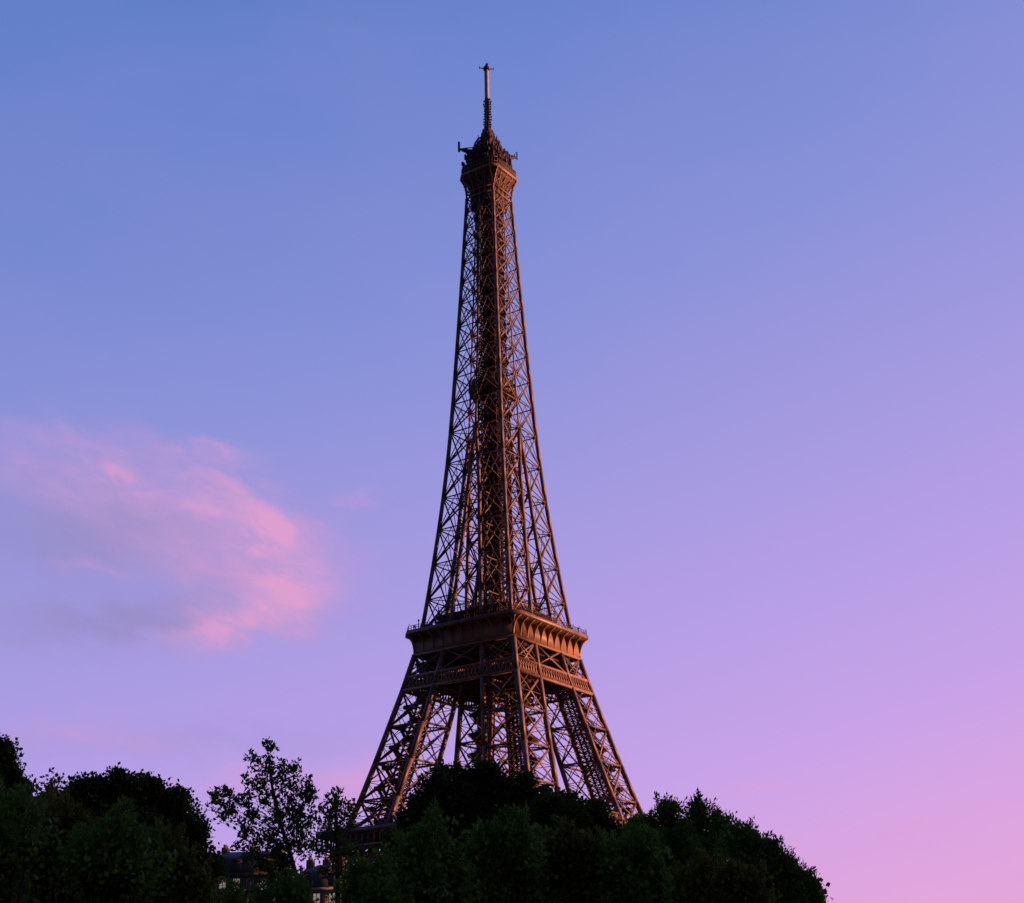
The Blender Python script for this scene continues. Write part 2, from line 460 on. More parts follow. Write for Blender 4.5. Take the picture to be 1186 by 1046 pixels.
# inner floor girders (read nearly solid from below)
m = MB()
for h, w, n in ((101.0, 18.4, 15), (106.5, 17.4, 14)):
    for i in range(n + 1):
        t = -w + 2 * w * i / n
        m.bar((t, -w, h), (t, w, h), .9 if h < 105 else .6, .5); m.bar((-w, t, h), (w, t, h), .9 if h < 105 else .6, .5)
    for i in range(n):
        for k in range(n):
            if (i * 7 + k * 5) % 4 == 0:
                x0, y0 = -w + 2 * w * i / n, -w + 2 * w * k / n; s_ = 2 * w / n
                m.box((x0, y0, h + .1), (x0 + s_, y0 + s_, h + .25))
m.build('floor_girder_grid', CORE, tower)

# --- second platform
W2, C2 = 20.74, .86
m = MB()
top = [chamfer(W2, C2, 114.9), chamfer(W2 + .15, C2, 115.1), chamfer(W2 + .15, C2, 116.1), chamfer(W2 - .1, C2, 116.25)]
m.loft(top)
second = m.build('second_platform', IRON, tower)
# frieze wall and the curved consoles that carry the overhang
m = MB()
wl = 17.72
for ax, s in FACES:
    a0, a1 = along(ax, s, wl, -wl, 109.0), along(ax, s, wl, wl, 109.0)
    mid = lambda h: (along(ax, s, wl, -wl, h), along(ax, s, wl, wl, h))
    p, q = mid(109.0)
    pts = [along(ax, s, wl, -wl, 109.2), along(ax, s, wl, wl, 109.2), along(ax, s, wl, wl, 114.85), along(ax, s, wl, -wl, 114.85)]
    m.prism(pts, along(ax, s, -.3, 0, 0))
    m.bar(along(ax, s, wl + .15, -wl - .3, 109.2), along(ax, s, wl + .15, wl + .3, 109.2), .7, .6)
m.build('frieze', IRON_L, second)
nc = 10
for ax, s in FACES:
    m = MB()
    for i in range(nc + 1):
        t = -wl + 2 * wl * i / nc
        prof = [(0.03, 109.6)]
        for k in range(9):
            u = k / 8; prof.append((.12 + 2.75 * (1 - math.sqrt(max(0, 1 - u ** 2.0))), 109.6 + 5.25 * u))
        prof.append((.03, 114.85))
        th = .34
        m.prism([along(ax, s, wl + d, t - th / 2, h) for d, h in prof], along(ax, s, 0, th, 0) if False else (np.array((th, 0, 0)) if ax == 0 else np.array((0, th, 0))))
    m.build('console_row', IRON_L, second)
for sx, sy in LEGS:     # one diagonal console under each chamfer
    m = MB(); dg = np.array((sx, sy, 0)) * .7071; sd_ = np.array((-sy, sx, 0)) * .7071 * .25
    prof = [(-1.0, 109.6)] + [(-.1 + 2.3 * (1 - math.sqrt(max(0, 1 - (k / 8) ** 2))), 109.6 + 5.25 * k / 8) for k in range(9)] + [(-1.0, 114.85)]
    c0_ = np.array((sx * (wl + .1), sy * (wl + .1), 0))
    m.prism([c0_ + dg * d + sd_ + (0, 0, h) for d, h in prof], -2 * sd_)
    m.build('corner_console', IRON, second)
# railing with incurved safety mesh posts
m = MB()
for ax, s in FACES:
    w = W2 - .3; L = w * C2
    for h, d in ((116.8, 0), (117.5, .05)): m.bar(along(ax, s, w - d, -L, h), along(ax, s, w - d, L, h), .12)
    for i in range(41):
        t = -L + 2 * L * i / 40
        m.bar(along(ax, s, w, t, 116.2), along(ax, s, w, t, 117.5), .12)
        if i % 4 == 0: m.bar(along(ax, s, w, t, 117.5), along(ax, s, w - .3, t, 118.3), .1)
for k in range(4):
    c = chamfer(W2 - .3, C2, 0); a, b = c[(2 * k + 1) % 8], c[(2 * k + 2) % 8]
    for h in (116.8, 117.5): m.bar((a[0], a[1], h), (b[0], b[1], h), .12)
m.build('railing', IRON_D, second)
# upper deck, kiosk, lift housings
m = MB(); rng = random.Random(4)
m.loft([chamfer(13.4, .9, 120.4), chamfer(13.8, .9, 120.7), chamfer(13.8, .9, 121.2), chamfer(13.3, .9, 121.3)])
for i in range(40):
    a = rng.choice(FACES); t = rng.uniform(-12, 12)
    m.bar(along(a[0], a[1], 13, t, 116.2), along(a[0], a[1], 13, t, 120.5), .3)
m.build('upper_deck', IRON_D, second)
m = MB()
for ax, s in FACES:
    for t in (-9.5, -3.0, 4.2, 9.0):
        w = rng.uniform(3, 5); dd = rng.uniform(1.2, 2.2); hh = rng.uniform(2.4, 3.4); yy = rng.uniform(10.5, 11.5)
        p, q = along(ax, s, yy, t, 116.2), along(ax, s, yy + dd, t + w, 116.2 + hh)
        m.box((min(p[0], q[0]), min(p[1], q[1]), 116.2), (max(p[0], q[0]), max(p[1], q[1]), 116.2 + hh))
        m.box((min(p[0], q[0]) - .3, min(p[1], q[1]) - .3, 116.2 + hh), (max(p[0], q[0]) + .3, max(p[1], q[1]) + .3, 116.5 + hh))
    m.box(*sorted([tuple(along(ax, s, 3.0, -3.5, 121.3)), tuple(along(ax, s, 8.5, 3.5, 125.0))]) if False else ((-4 if ax == 0 else min(3 * s, 8 * s), -4 if ax == 1 else min(3 * s, 8 * s), 121.3), (4 if ax == 0 else max(3 * s, 8 * s), 4 if ax == 1 else max(3 * s, 8 * s), 124.6)))
m.build('kiosk_block', DARKM, second)
m = MB()
for ax, s in FACES:
    w = 13.3
    for h in (122.4, 123.6): m.bar(along(ax, s, w, -w * .9, h), along(ax, s, w, w * .9, h), .12)
    for i in range(25): t = (-1 + i / 12) * w * .9; m.bar(along(ax, s, w, t, 121.2), along(ax, s, w - .2, t, 123.7), .13)
m.build('mesh_fence', IRON_D, second)
for i in range(90):      # viewing telescopes and lamp posts along the walkway
    ax, s = rng.choice(FACES); t = rng.uniform(-17, 17); w = rng.uniform(14.6, 20.0)
    p = along(ax, s, w, t, 116.2); m = MB()
    if i % 6:
        m.bar(p, p + (0, 0, 1.3), .22); m.bar(p + (0, 0, .001), p + (0, 0, .12), .6)
        q = along(ax, s, w + .5, t, 117.75); m.bar(p + (0, 0, 1.4), q, .42); m.build('viewing_telescope', DARKM, second)
    else:
        m.bar(p, p + (0, 0, 3.1), .14); m.bar(p + (0, 0, 3.0), p + (0, 0, 3.5), .4); m.build('lamp_post', DARKM, second)

# --- upper part: four legs that join, then one shaft
HU = [116.2, 126.3, 137.4, 148.5, 159.0, 170.4, 181.0]
for sx, sy in LEGS:
    m = MB(); lattice_leg(m, HU, sx, sy, .9, .54, .3, .8, .9)
    for l in range(len(HU) - 1):
        A, B = leg_pts(HU[l], sx, sy), leg_pts(HU[l + 1], sx, sy)
        for k in range(4):
            j = (k + 1) % 4
            if k in (0, 3): m.bar(A[k], (B[k] + B[j]) / 2, .16); m.bar(A[j], (B[k] + B[j]) / 2, .16)
    m.build('upper_leg', IRON, tower)
HS = [181.0, 190.7, 200.1, 209.2, 218.2, 226.7, 234.3, 241.7, 248.6, 255.3, 261.5, 267.3]
m = MB()
def sring(h):
    w = Wd(h); return [np.array(p, float) for p in ((-w, -w, h), (0, -w, h), (w, -w, h), (w, 0, h), (w, w, h), (0, w, h), (-w, w, h), (-w, 0, h))]
for l in range(len(HS) - 1):
    A, B = sring(HS[l]), sring(HS[l + 1])
    th = np.interp(HS[l], [181, 267], [.52, .38])
    for k in range(8):
        j = (k + 1) % 8
        cs_ = np.interp(HS[l], [181, 267], [1, .8])
        m.bar(A[k], B[k], (.95 if k % 2 == 0 else .7 if k in (1, 5) else .3) * cs_, (.95 if k % 2 == 0 else .3 if k in (1, 5) else .7) * cs_)
        xpanel(m, A[k], A[j], B[k], B[j], th, .14, .6)
        m.bar(A[k], A[j], th * .6)
        m.bar(A[k], (B[k] + B[j]) / 2, .14); m.bar(A[j], (B[k] + B[j]) / 2, .14)
        t = (A[j] - A[k]) / np.linalg.norm(A[j] - A[k])
        for e, sg in ((A[k], 1), (A[j], -1)): m.bar(e + sg * t * .1, e + sg * t * 1.0, 1.15, .35)
    m.bar(A[1], A[5], .35); m.bar(A[3], A[7], .35); m.bar(A[1], A[3], .25); m.bar(A[3], A[5], .25); m.bar(A[5], A[7], .25); m.bar(A[7], A[1], .25)
shaft = m.build('upper_shaft', IRON, tower)
# lift guides and stairs through the core
m = MB()
def cr_(h): return float(np.interp(h, [116, 196, 276], [3.9, 3.3, 2.9]))
hs = np.arange(116.3, 276, 1.9)
for i in range(len(hs) - 1):
    h0, h1 = hs[i], hs[i + 1]; r0, r1 = cr_(h0), cr_(h1)
    c0 = [np.array(p) for p in ((-r0, -r0, h0), (0, -r0, h0), (r0, -r0, h0), (r0, 0, h0), (r0, r0, h0), (0, r0, h0), (-r0, r0, h0), (-r0, 0, h0))]
    c1 = [np.array(p) for p in ((-r1, -r1, h1), (0, -r1, h1), (r1, -r1, h1), (r1, 0, h1), (r1, r1, h1), (0, r1, h1), (-r1, r1, h1), (-r1, 0, h1))]
    for k in range(8):
        j = (k + 1) % 8
        m.bar(c0[k], c1[k], .42); m.bar(c0[k], c0[j], .3)
        m.bar((c0[k] + c0[j]) / 2, (c1[k] + c1[j]) / 2, .22)
        m.bar(c0[k], c1[j], .2) if i % 2 else m.bar(c0[j], c1[k], .2)
    m.bar(c0[1], c0[5], .25); m.bar(c0[3], c0[7], .25)
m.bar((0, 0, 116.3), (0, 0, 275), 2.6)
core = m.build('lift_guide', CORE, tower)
for (cx_, cy_, ph) in ((-1.7, -1.7, 0), (1.7, 1.7, 2)):
    m = MB(); h = 116.5; k = 0
    while h < 272:
        a0, a1 = (k + ph) * math.pi / 2, (k + ph + 1) * math.pi / 2
        p = np.array((cx_ + 1.3 * math.cos(a0), cy_ + 1.3 * math.sin(a0), h)); q = np.array((cx_ + 1.3 * math.cos(a1), cy_ + 1.3 * math.sin(a1), h + 1.6))
        m.bar(p, q, .2, 1.1); m.bar(p + (0, 0, .9), q + (0, 0, .9), .95, .12)
        h += 1.6; k += 1
    m.build('spiral_stair', DARKM, core)
for (x, y, z) in ((1.6, -1.6, 176), (-1.6, 1.6, 232), (1.6, -1.6, 150)):
    m = MB(); m.box((x - 1.3, y - 1.3, z), (x + 1.3, y + 1.3, z + 4.2)); m.box((x - 1.1, y - 1.1, z + 4.2), (x + 1.1, y + 1.1, z + 4.6)); m.box((x - 1.1, y - 1.1, z - .5), (x + 1.1, y + 1.1, z))
    m.build('lift_car', DARKM, core)
# intermediate platform
m = MB()
m.loft([chamfer(5.6, .8, 194.6), chamfer(6.1, .8, 195.4), chamfer(6.1, .8, 196.4), chamfer(5.9, .8, 196.6)])
m.bar((-Wd(196), 0, 196), (Wd(196), 0, 196), .6); m.bar((0, -Wd(196), 196), (0, Wd(196), 196), .6)
for ax, s in FACES:
    for h in (197.5, 198.4, 199.3): m.bar(along(ax, s, 5.9, -4.7, h), along(ax, s, 5.9, 4.7, h), .1)
    for i in range(13): t = -4.7 + 9.4 * i / 12; m.bar(along(ax, s, 5.9, t, 196.5), along(ax, s, 5.9, t, 199.4), .12)
    p = along(ax, s, 4.6, -3, 196.5)
    m.box((-4.4 if ax == 0 else min(4 * s, 5 * s), -4.4 if ax == 1 else min(4 * s, 5 * s), 196.6), (4.4 if ax == 0 else max(4 * s, 5 * s), 4.4 if ax == 1 else max(4 * s, 5 * s), 199.8))
    for t in (-4, 4): m.bar(along(ax, s, 5.9, t, 195), along(ax, s, 3.6, t * .8, 190.5), .4)
m.build('intermediate_platform', IRON_D, tower)

# --- summit
m = MB()
def wcap(h): return float(np.interp(h, [267.3, 269.5, 271.5, 273.2, 274.4, 275.2], [5.38, 5.6, 6.0, 6.55, 7.15, 7.7]))
CT = .74
hh = [267.3, 269.5, 271.5, 273.2, 274.4, 275.2]
for sx, sy in LEGS:      # each corner chord opens into two curved brackets that carry the chamfered cabin
    for (ex, ey) in ((1, 0), (0, 1)):
        pr = None
        for h in hh:
            w = wcap(h); f = (h - 267.3) / 7.9; k = 1 - (1 - CT) * f ** 1.3
            p = np.array((sx * w * (k if ex else 1), sy * w * (k if ey else 1), h))
            if pr is not None: m.bar(pr, p, .5)
            pr = p
for ax, s in FACES:
    for t in (-.42, 0, .42):
        pr = None
        for h in hh:
            w = wcap(h); p = along(ax, s, w, t * w, h)
            if pr is not None: m.bar(pr, p, .32)
            pr = p
    for h in (267.3, 269.4):
        w = wcap(h); m.bar(along(ax, s, w, -w, h), along(ax, s, w, w, h), .4)
    a0, b0 = along(ax, s, 5.38, -5.38, 267.3), along(ax, s, 5.38, 5.38, 267.3)
    w = wcap(272); 
    for t0, t1 in ((-1, -.42), (-.42, 0), (0, .42), (.42, 1)):
        w0, w1 = wcap(269.4), wcap(272.6)
        m.bar(along(ax, s, w0, t0 * w0, 269.4), along(ax, s, w1, t1 * w1 * .9, 272.6), .2); m.bar(along(ax, s, w0, t1 * w0, 269.4), along(ax, s, w1, t0 * w1 * .9, 272.6), .2)
m.build('summit_bracket', IRON_L, tower)
m = MB()
m.loft([chamfer(4.75, .8, 263.2), chamfer(4.95, .8, 267.4), chamfer(5.3, CT, 270.6), chamfer(6.2, CT, 273.0), chamfer(7.2, CT, 274.2), chamfer(7.4, CT, 274.98)], cap=True)
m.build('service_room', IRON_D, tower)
m = MB()
m.loft([chamfer(7.6, CT, 275.0), chamfer(7.85, CT, 275.1), chamfer(7.85, CT, 276.1), chamfer(7.55, CT, 276.2)])
cab = m.build('summit_gallery', IRON_L, tower)
m = MB()
m.loft([chamfer(7.3, CT, 276.15), chamfer(7.35, CT, 278.9), chamfer(7.0, CT, 279.7), chamfer(5.6, CT, 280.2)])
m.build('enclosed_walkway', DARKM, cab)
m = MB()
for i in range(8):
    a, b = [np.array(v_) for v_ in (chamfer(7.42, CT, 276.2)[i], chamfer(7.42, CT, 276.2)[(i + 1) % 8])]
    n = 9 if np.linalg.norm(b - a) > 5 else 3
    for k in range(n + 1): p = a + (b - a) * k / n; m.bar(p, p + (0, 0, 2.8), .14)
    for z in (1.1, 2.8): m.bar(a + (0, 0, z), b + (0, 0, z), .2)
m.build('window_bars', IRON, cab)
m = MB()     # open upper gallery cage
for i in range(8):
    a, b = [np.array(v_) for v_ in (chamfer(6.3, CT, 280.0)[i], chamfer(6.3, CT, 280.0)[(i + 1) % 8])]
    a2, b2 = [np.array(v_) for v_ in (chamfer(5.2, CT, 283.6)[i], chamfer(5.2, CT, 283.6)[(i + 1) % 8])]
    n = 12 if np.linalg.norm(b - a) > 5 else 4
    for k in range(n + 1): m.bar(a + (b - a) * k / n, a2 + (b2 - a2) * k / n, .12)
    for f in (0, .33, .66, 1): m.bar(a + (a2 - a) * f, b + (b2 - b) * f, .16)
m.build('open_cage', IRON_D, cab)
m = MB()
m.loft([chamfer(4.4, .7, 280.0), chamfer(4.4, .7, 284.6), chamfer(5.3, .7, 284.8), chamfer(5.1, .7, 285.8), chamfer(4.5, .7, 287.4), chamfer(3.3, .7, 289.6), chamfer(2.4, .7, 291.2), chamfer(2.0, .7, 293.2), chamfer(1.3, .7, 296.0)])
m.build('summit_roof', IRON_D, cab)
for sx, sy in LEGS:      # campanile arches
    m = MB(); pr = None
    for u in np.linspace(0, 1, 9):
        r_ = 4.6 * math.cos(u * math.pi / 2) ** .9 + .9; h = 283.0 + 10.0 * math.sin(u * math.pi / 2)
        p = np.array((sx * r_ * .72, sy * r_ * .72, h))
        if pr is not None: m.bar(pr, p, .42)
        pr = p
    m.build('campanile_arch', IRON, cab)
for ax, s in FACES:
    m = MB(); pr = None
    for u in np.linspace(0, 1, 7):
        p = along(ax, s, 4.6 * math.cos(u * math.pi / 2) + .8, 0, 283.4 + 8 * math.sin(u * math.pi / 2))
        if pr is not None: m.bar(pr, p, .3)
        pr = p
    m.build('campanile_arch', IRON, cab)
m = MB(); rng = random.Random(11)      # panel and whip antennas ringed round the roof
for lev, rr, n, h0, h1, w in ((280.0, 6.9, 46, 1.4, 2.3, .8), (282.6, 6.6, 44, 1.4, 2.3, .9), (285.0, 5.9, 40, 1.2, 2.2, .75), (288.4, 4.0, 24, 1.0, 2.6, .36), (291.2, 2.8, 16, .8, 2.2, .28), (293.8, 1.9, 12, .6, 1.6, .22)):
    for i in range(n):
        a = 2 * math.pi * (i + rng.random() * .6) / n; q = rr * rng.uniform(.85, 1.08)
        q /= max(abs(math.cos(a)), abs(math.sin(a))) ** .6
        p = np.array((q * math.cos(a), q * math.sin(a), lev + rng.uniform(-.3, .5)))
        hgt = rng.uniform(h0, h1)
        m.bar(p, p + (0, 0, hgt), w * rng.uniform(.6, 1.3), w * .5); m.bar(p + (0, 0, hgt * .5), np.array((p[0] * .55, p[1] * .55, p[2] + hgt * .3)), .12)
for i in range(6):
    a = rng.uniform(0, 6.28); c = np.array((4.4 * math.cos(a), 4.4 * math.sin(a), 286.5)); d = np.array((math.cos(a), math.sin(a), .1))
    m.tube([c, c + d * .3], [.25, .8], 10)
m.build('antenna_cluster', DARKM, cab)
for sg, hh_ in ((-1, 4.0), (1, 3.2)):   # outrigger arms with long vertical aerials
    m = MB(); d = np.array((sg * .7071, -sg * .7071, 0))
    z = 286.8 if sg < 0 else 285.6; rr = 10.1
    m.bar(d * 4 + (0, 0, z), d * rr + (0, 0, z), .6); m.bar(d * 4 + (0, 0, z + 1.6), d * (rr - .2) + (0, 0, z + .2), .25)
    m.bar(d * 4 + (0, 0, z - 1.6), d * 9 + (0, 0, z), 1.1, .7); m.bar(d * 4 + (0, 0, z - 3.2), d * 7.6 + (0, 0, z - .8), 1.6, 1.0)
    m.bar(d * rr + (0, 0, z - 1.0), d * rr + (0, 0, z - 1.0 + hh_), .55 if sg < 0 else .3)
    if sg > 0: m.bar(d * 9 + (0, 0, z), d * 9.6 + (0, 0, z + 2), .15)
    m.build('outrigger_aerial', DARKM, cab)
m = MB(); rng = random.Random(5)
m.loft([[(r_ * math.cos(a), r_ * math.sin(a), h) for a in np.linspace(0, 2 * math.pi, 9)[:-1]] for h, r_ in ((295.5, 1.3), (299, .95), (308.6, .85))])
h = 296.5
while h < 308.4:
    for k in range(4):
        a = k * math.pi / 2 + .2 * rng.random(); d = np.array((math.cos(a), math.sin(a), 0))
        L = rng.uniform(1.3, 1.75)
        m.bar(d * .8 + (0, 0, h), d * L + (0, 0, h), .16); m.bar(d * (L - .25) + (0, 0, h - .35), d * (L - .25) + (0, 0, h + .35), .14, .5)
    h += 1.05
mast = m.build('aerial_mast', DARKM, tower)
m = MB()
m.loft([[(r_ * math.cos(a), r_ * math.sin(a), h) for a in np.linspace(0, 2 * math.pi, 13)[:-1]] for h, r_ in ((308.5, .5), (320.9, .45))])
for i in range(16):
    h = 308.9 + i * .77
    m.box((-.6, -.6, h), (.6, .6, h + .42))
m.build('television_antenna', MAST, tower)
m = MB()
m.loft([[(r_ * math.cos(a), r_ * math.sin(a), h) for a in np.linspace(0, 2 * math.pi, 11)[:-1]] for h, r_ in ((320.8, .9), (321.0, 1.2), (321.9, 1.15), (322.6, .6), (324.0, .12))])
for d in (np.array((.7071, -.7071, 0)), np.array((.7071, .7071, 0))):
    m.bar(-d * 2.6 + (0, 0, 321.6), d * 2.6 + (0, 0, 321.6), .26)
    for s in (-1, 1): m.bar(d * s * 2.5 + (0, 0, 321.2), d * s * 2.5 + (0, 0, 322.2), .2)
m.build('mast_head', DARKM, tower)

# ------------------------------------------------------------------ buildings beyond the trees
WALL = material('grey_stone_facade', (.075, .08, .07), .85, (.11, .11, .095), .3, .2)
WALL2 = material('pale_render_facade', (.20, .20, .17), .85, (.26, .25, .21), .4, .2)
ZINC = material('zinc_roof', (.045, .055, .06), .6, (.075, .08, .085), .3, .4)
SHUT = material('white_window_paint', (.62, .60, .56), .6, (.72, .70, .66), .8, .3)
WOODR = material('red_brown_window_paint', (.20, .07, .045), .6, (.26, .10, .06), .8, .3)
BALC = material('balcony_iron', (.02, .02, .022), .5, None, 1, .4)
def apartment(name, label, px0, px1, ptop, dist, wallm, framem, storeys, deep=14.0, bay=2.6, rz=0.0, litp=()):
    a, b = at(px0, ptop, dist), at(px1, ptop, dist)
    w = math.hypot(b[0] - a[0], b[1] - a[1]); H = a[2]
    root = thing(name, label, 'building', (a[0], a[1], 0), math.atan2(b[1] - a[1], b[0] - a[0]) + rz)
    mansard = 4.2; eave = H - mansard; st = 3.15
    m = MB(); nb = max(2, int(w / bay)); bw = w / nb
    ww, wh = 1.25, 2.05
    # wall built as piers and spandrels so every opening is a real hole
    for i in range(nb + 1):
        x0 = 0 if i == 0 else i * bw - (bw - ww) / 2; x1 = w if i == nb else i * bw + (bw - ww) / 2
        m.box((x0, 0, 0), (x1, .45, eave))
    for f in range(storeys + 8):
        z1 = eave - f * st - .35
        if z1 - wh < 1: break
        for i in range(nb):
            x0 = i * bw + (bw - ww) / 2
            zt = eave if f == 0 else z1 + st - wh
            m.box((x0, .003, z1), (x0 + ww, .447, zt))
    zb = z1
    m.box((0.0, .46, 0), (w, deep, eave - .01))
    m.build('wall', wallm, root)
    m = MB(); m.box((-.4, -.35, eave), (w + .4, deep + .3, eave + .4))
    for f in range(1, storeys): m.box((-.1, -.14, eave - f * st + .02), (w + .1, -.002, eave - f * st + .22))
    m.build('cornice', STONE if wallm is WALL2 else wallm, root)
    m = MB()
    m.loft([[(x, y, z) for x, y in ((-.1 + o, -.1 + o), (w + .1 - o, -.1 + o), (w + .1 - o, deep - o), (-.1 + o, deep - o))] for z, o in ((eave + .4, 0), (eave + 3.0, 1.1), (H, 3.4))])
    rf = m.build('roof', ZINC, root)
    rr = random.Random(int(px0))
    for i in range(3):
        x = w * (.15 + .35 * i); m = MB(); m.box((x, 4, H - 1.5), (x + .9, 6.5, H + .9))
        for k in range(4): m.box((x + .25, 4.2 + .6 * k, H + .9), (x + .6, 4.55 + .6 * k, H + 1.4))
        m.build('chimney', WALL, rf)
    for i in range(nb):
        x = (i + .5) * bw; m = MB()
        if i % 2: continue
        m.box((x - .75, -.02, eave + .4), (x + .75, 2.2, eave + 2.4)); m.box((x - .95, -.2, eave + 2.4), (x + .95, 2.2, eave + 2.6))
        dm = m.build('dormer', ZINC, rf)
    for f in range(storeys):
        z1 = eave - f * st - .35
        for i in range(nb):
            x0 = i * bw + (bw - ww) / 2; m = MB()
            m.box((x0, .12, z1 - wh), (x0 + .1, .3, z1)); m.box((x0 + ww - .1, .12, z1 - wh), (x0 + ww, .3, z1))
            m.box((x0 + .1, .12, z1 - .1), (x0 + ww - .1, .3, z1)); m.box((x0 + .1, .12, z1 - wh), (x0 + ww - .1, .3, z1 - wh + .1))
            m.box((x0 + ww / 2 - .05, .1, z1 - wh + .1), (x0 + ww / 2 + .05, .28, z1 - .1))
            wn = m.build('window', framem, root)
            m = MB(); m.box((x0 + .1, .2, z1 - wh + .1), (x0 + ww - .1, .24, z1 - .1)); m.build('pane', PANE_LIT if (f in (0, 1, 2) and litp and (i % len(litp) == 0 or (len(litp) > 1 and (i * 3 + f) % 4 != 1))) else PANE, wn)
            m = MB(); m.bar((x0 - .1, -.35, z1 - wh + .95), (x0 + ww + .1, -.35, z1 - wh + .95), .06)
            for k in range(8): xx = x0 - .05 + (ww + .1) * k / 7; m.bar((xx, -.35, z1 - wh), (xx, -.35, z1 - wh + .95), .03)
            m.box((x0 - .15, -.4, z1 - wh - .1), (x0 + ww + .15, -.01, z1 - wh)); m.build('balcony_rail', BALC, wn)
    return root
PANE_LIT = material('lamp_lit_pane', (.5, .45, .4), .3, None, 1, .5)
_b = PANE_LIT.node_tree.nodes['Principled BSDF']; _b.inputs['Emission Color'].default_value = (1.0, .80, .80, 1); _b.inputs['Emission Strength'].default_value = .14
PANE = material('sky_lit_pane', (.35, .33, .33), .08, None, 1, .9)
apartment('apartment_building', 'dark grey building with lit white windows and zinc roof, left of the thin tree trunk', 236, 332, 985, 250, WALL, SHUT, 4, bay=1.95, litp=(0, 1, 2, 3), rz=R(-12))
apartment('apartment_building', 'pale building with reddish brown window frames, right of the thin tree trunk', 340, 396, 1000, 236, WALL2, WOODR, 4, bay=2.2, litp=(0, 1, 2), rz=R(-12))

def added_shade_block(name, label, p0, p1, H, wallm, framem, storeys, bay=3.0):
    global at
    keep = at
    def at(px, py, dist): return np.array((*(p0 if px == 0 else p1), H))
    r_ = apartment(name, label, 0, 1, 0, 0, wallm, framem, storeys, bay=bay)
    at = keep
    return r_
added_shade_block('apartment_building', 'unseen long pale apartment block added right of the trees to shade them from the low sun', (95, -440), (109, -330), 34, WALL2, SHUT, 2, bay=7.0)  # out-of-view block, added to keep the low sun off the trees

# ------------------------------------------------------------------ trees
BARK = material('dark_bark', (.035, .026, .02), .9, (.06, .045, .035), 2.0, .1)
def leafm(name, c1, c2):
    m = material(name, c1, .65, c2, .8, .12, 0, .55); t = m.node_tree; b = t.nodes['Principled BSDF']
    tr = t.nodes.new('ShaderNodeBsdfTranslucent'); mx = t.nodes.new('ShaderNodeMixShader'); mx.inputs[0].default_value = .35
    src = b.inputs['Base Color'].links[0].from_socket
    t.links.new(src, tr.inputs['Color']); t.links.new(b.outputs[0], mx.inputs[1]); t.links.new(tr.outputs[0], mx.inputs[2])
    t.links.new(mx.outputs[0], t.nodes['Material Output'].inputs['Surface'])
    return m
L_DARK = leafm('dark_leaves', (.030, .070, .010), (.068, .130, .018))
L_MID = leafm('green_leaves', (.065, .165, .020), (.16, .33, .038))
L_OLIVE = leafm('olive_leaves', (.08, .115, .014), (.18, .22, .028))
L_THIN = leafm('poplar_leaves', (.035, .085, .018), (.095, .18, .036))

def leaves(name, centers, nleaf, spread, size, mat, parent, seed, up=0.0, twig=.6, aspect=.5):
    """one crown: at every twig in `centers` a spray of folded leaf blades"""
    r = np.random.default_rng(seed)
    c = np.repeat(np.asarray(centers, float), nleaf, 0); n = len(c)
    k = len(centers)
    dirs = r.normal(size=(k, 3)); dirs[:, 2] = np.abs(dirs[:, 2]) * (1 + up) + up * .6; dirs /= np.linalg.norm(dirs, axis=1)[:, None]
    dirs = np.repeat(dirs, nleaf, 0)
    t = r.random((n, 1)) * twig
    p = c + dirs * t + np.clip(r.normal(size=(n, 3)), -1.6, 1.6) * spread * (1.15 - .6 * t / max(twig, .01))
    a = r.normal(size=(n, 3)); a += dirs * (.4 + up); a /= np.linalg.norm(a, axis=1)[:, None]
    b = np.cross(a, r.normal(size=(n, 3))); b /= np.linalg.norm(b, axis=1)[:, None] + 1e-6
    L = size * r.uniform(.6, 1.35, (n, 1)); w = L * aspect * .5
    up_ = np.cross(a, b) * L * .12
    V_ = np.stack([p, p + a * L * .5 + b * w - up_, p + a * L, p + a * L * .5 - b * w - up_], 1).reshape(-1, 3)
    idx = np.arange(n)[:, None] * 4
    F = np.concatenate([idx + [0, 1, 2], idx + [0, 2, 3]], 1)
    return mesh_obj(name, V_, F.ravel(), np.full(2 * n, 3), mat, parent)

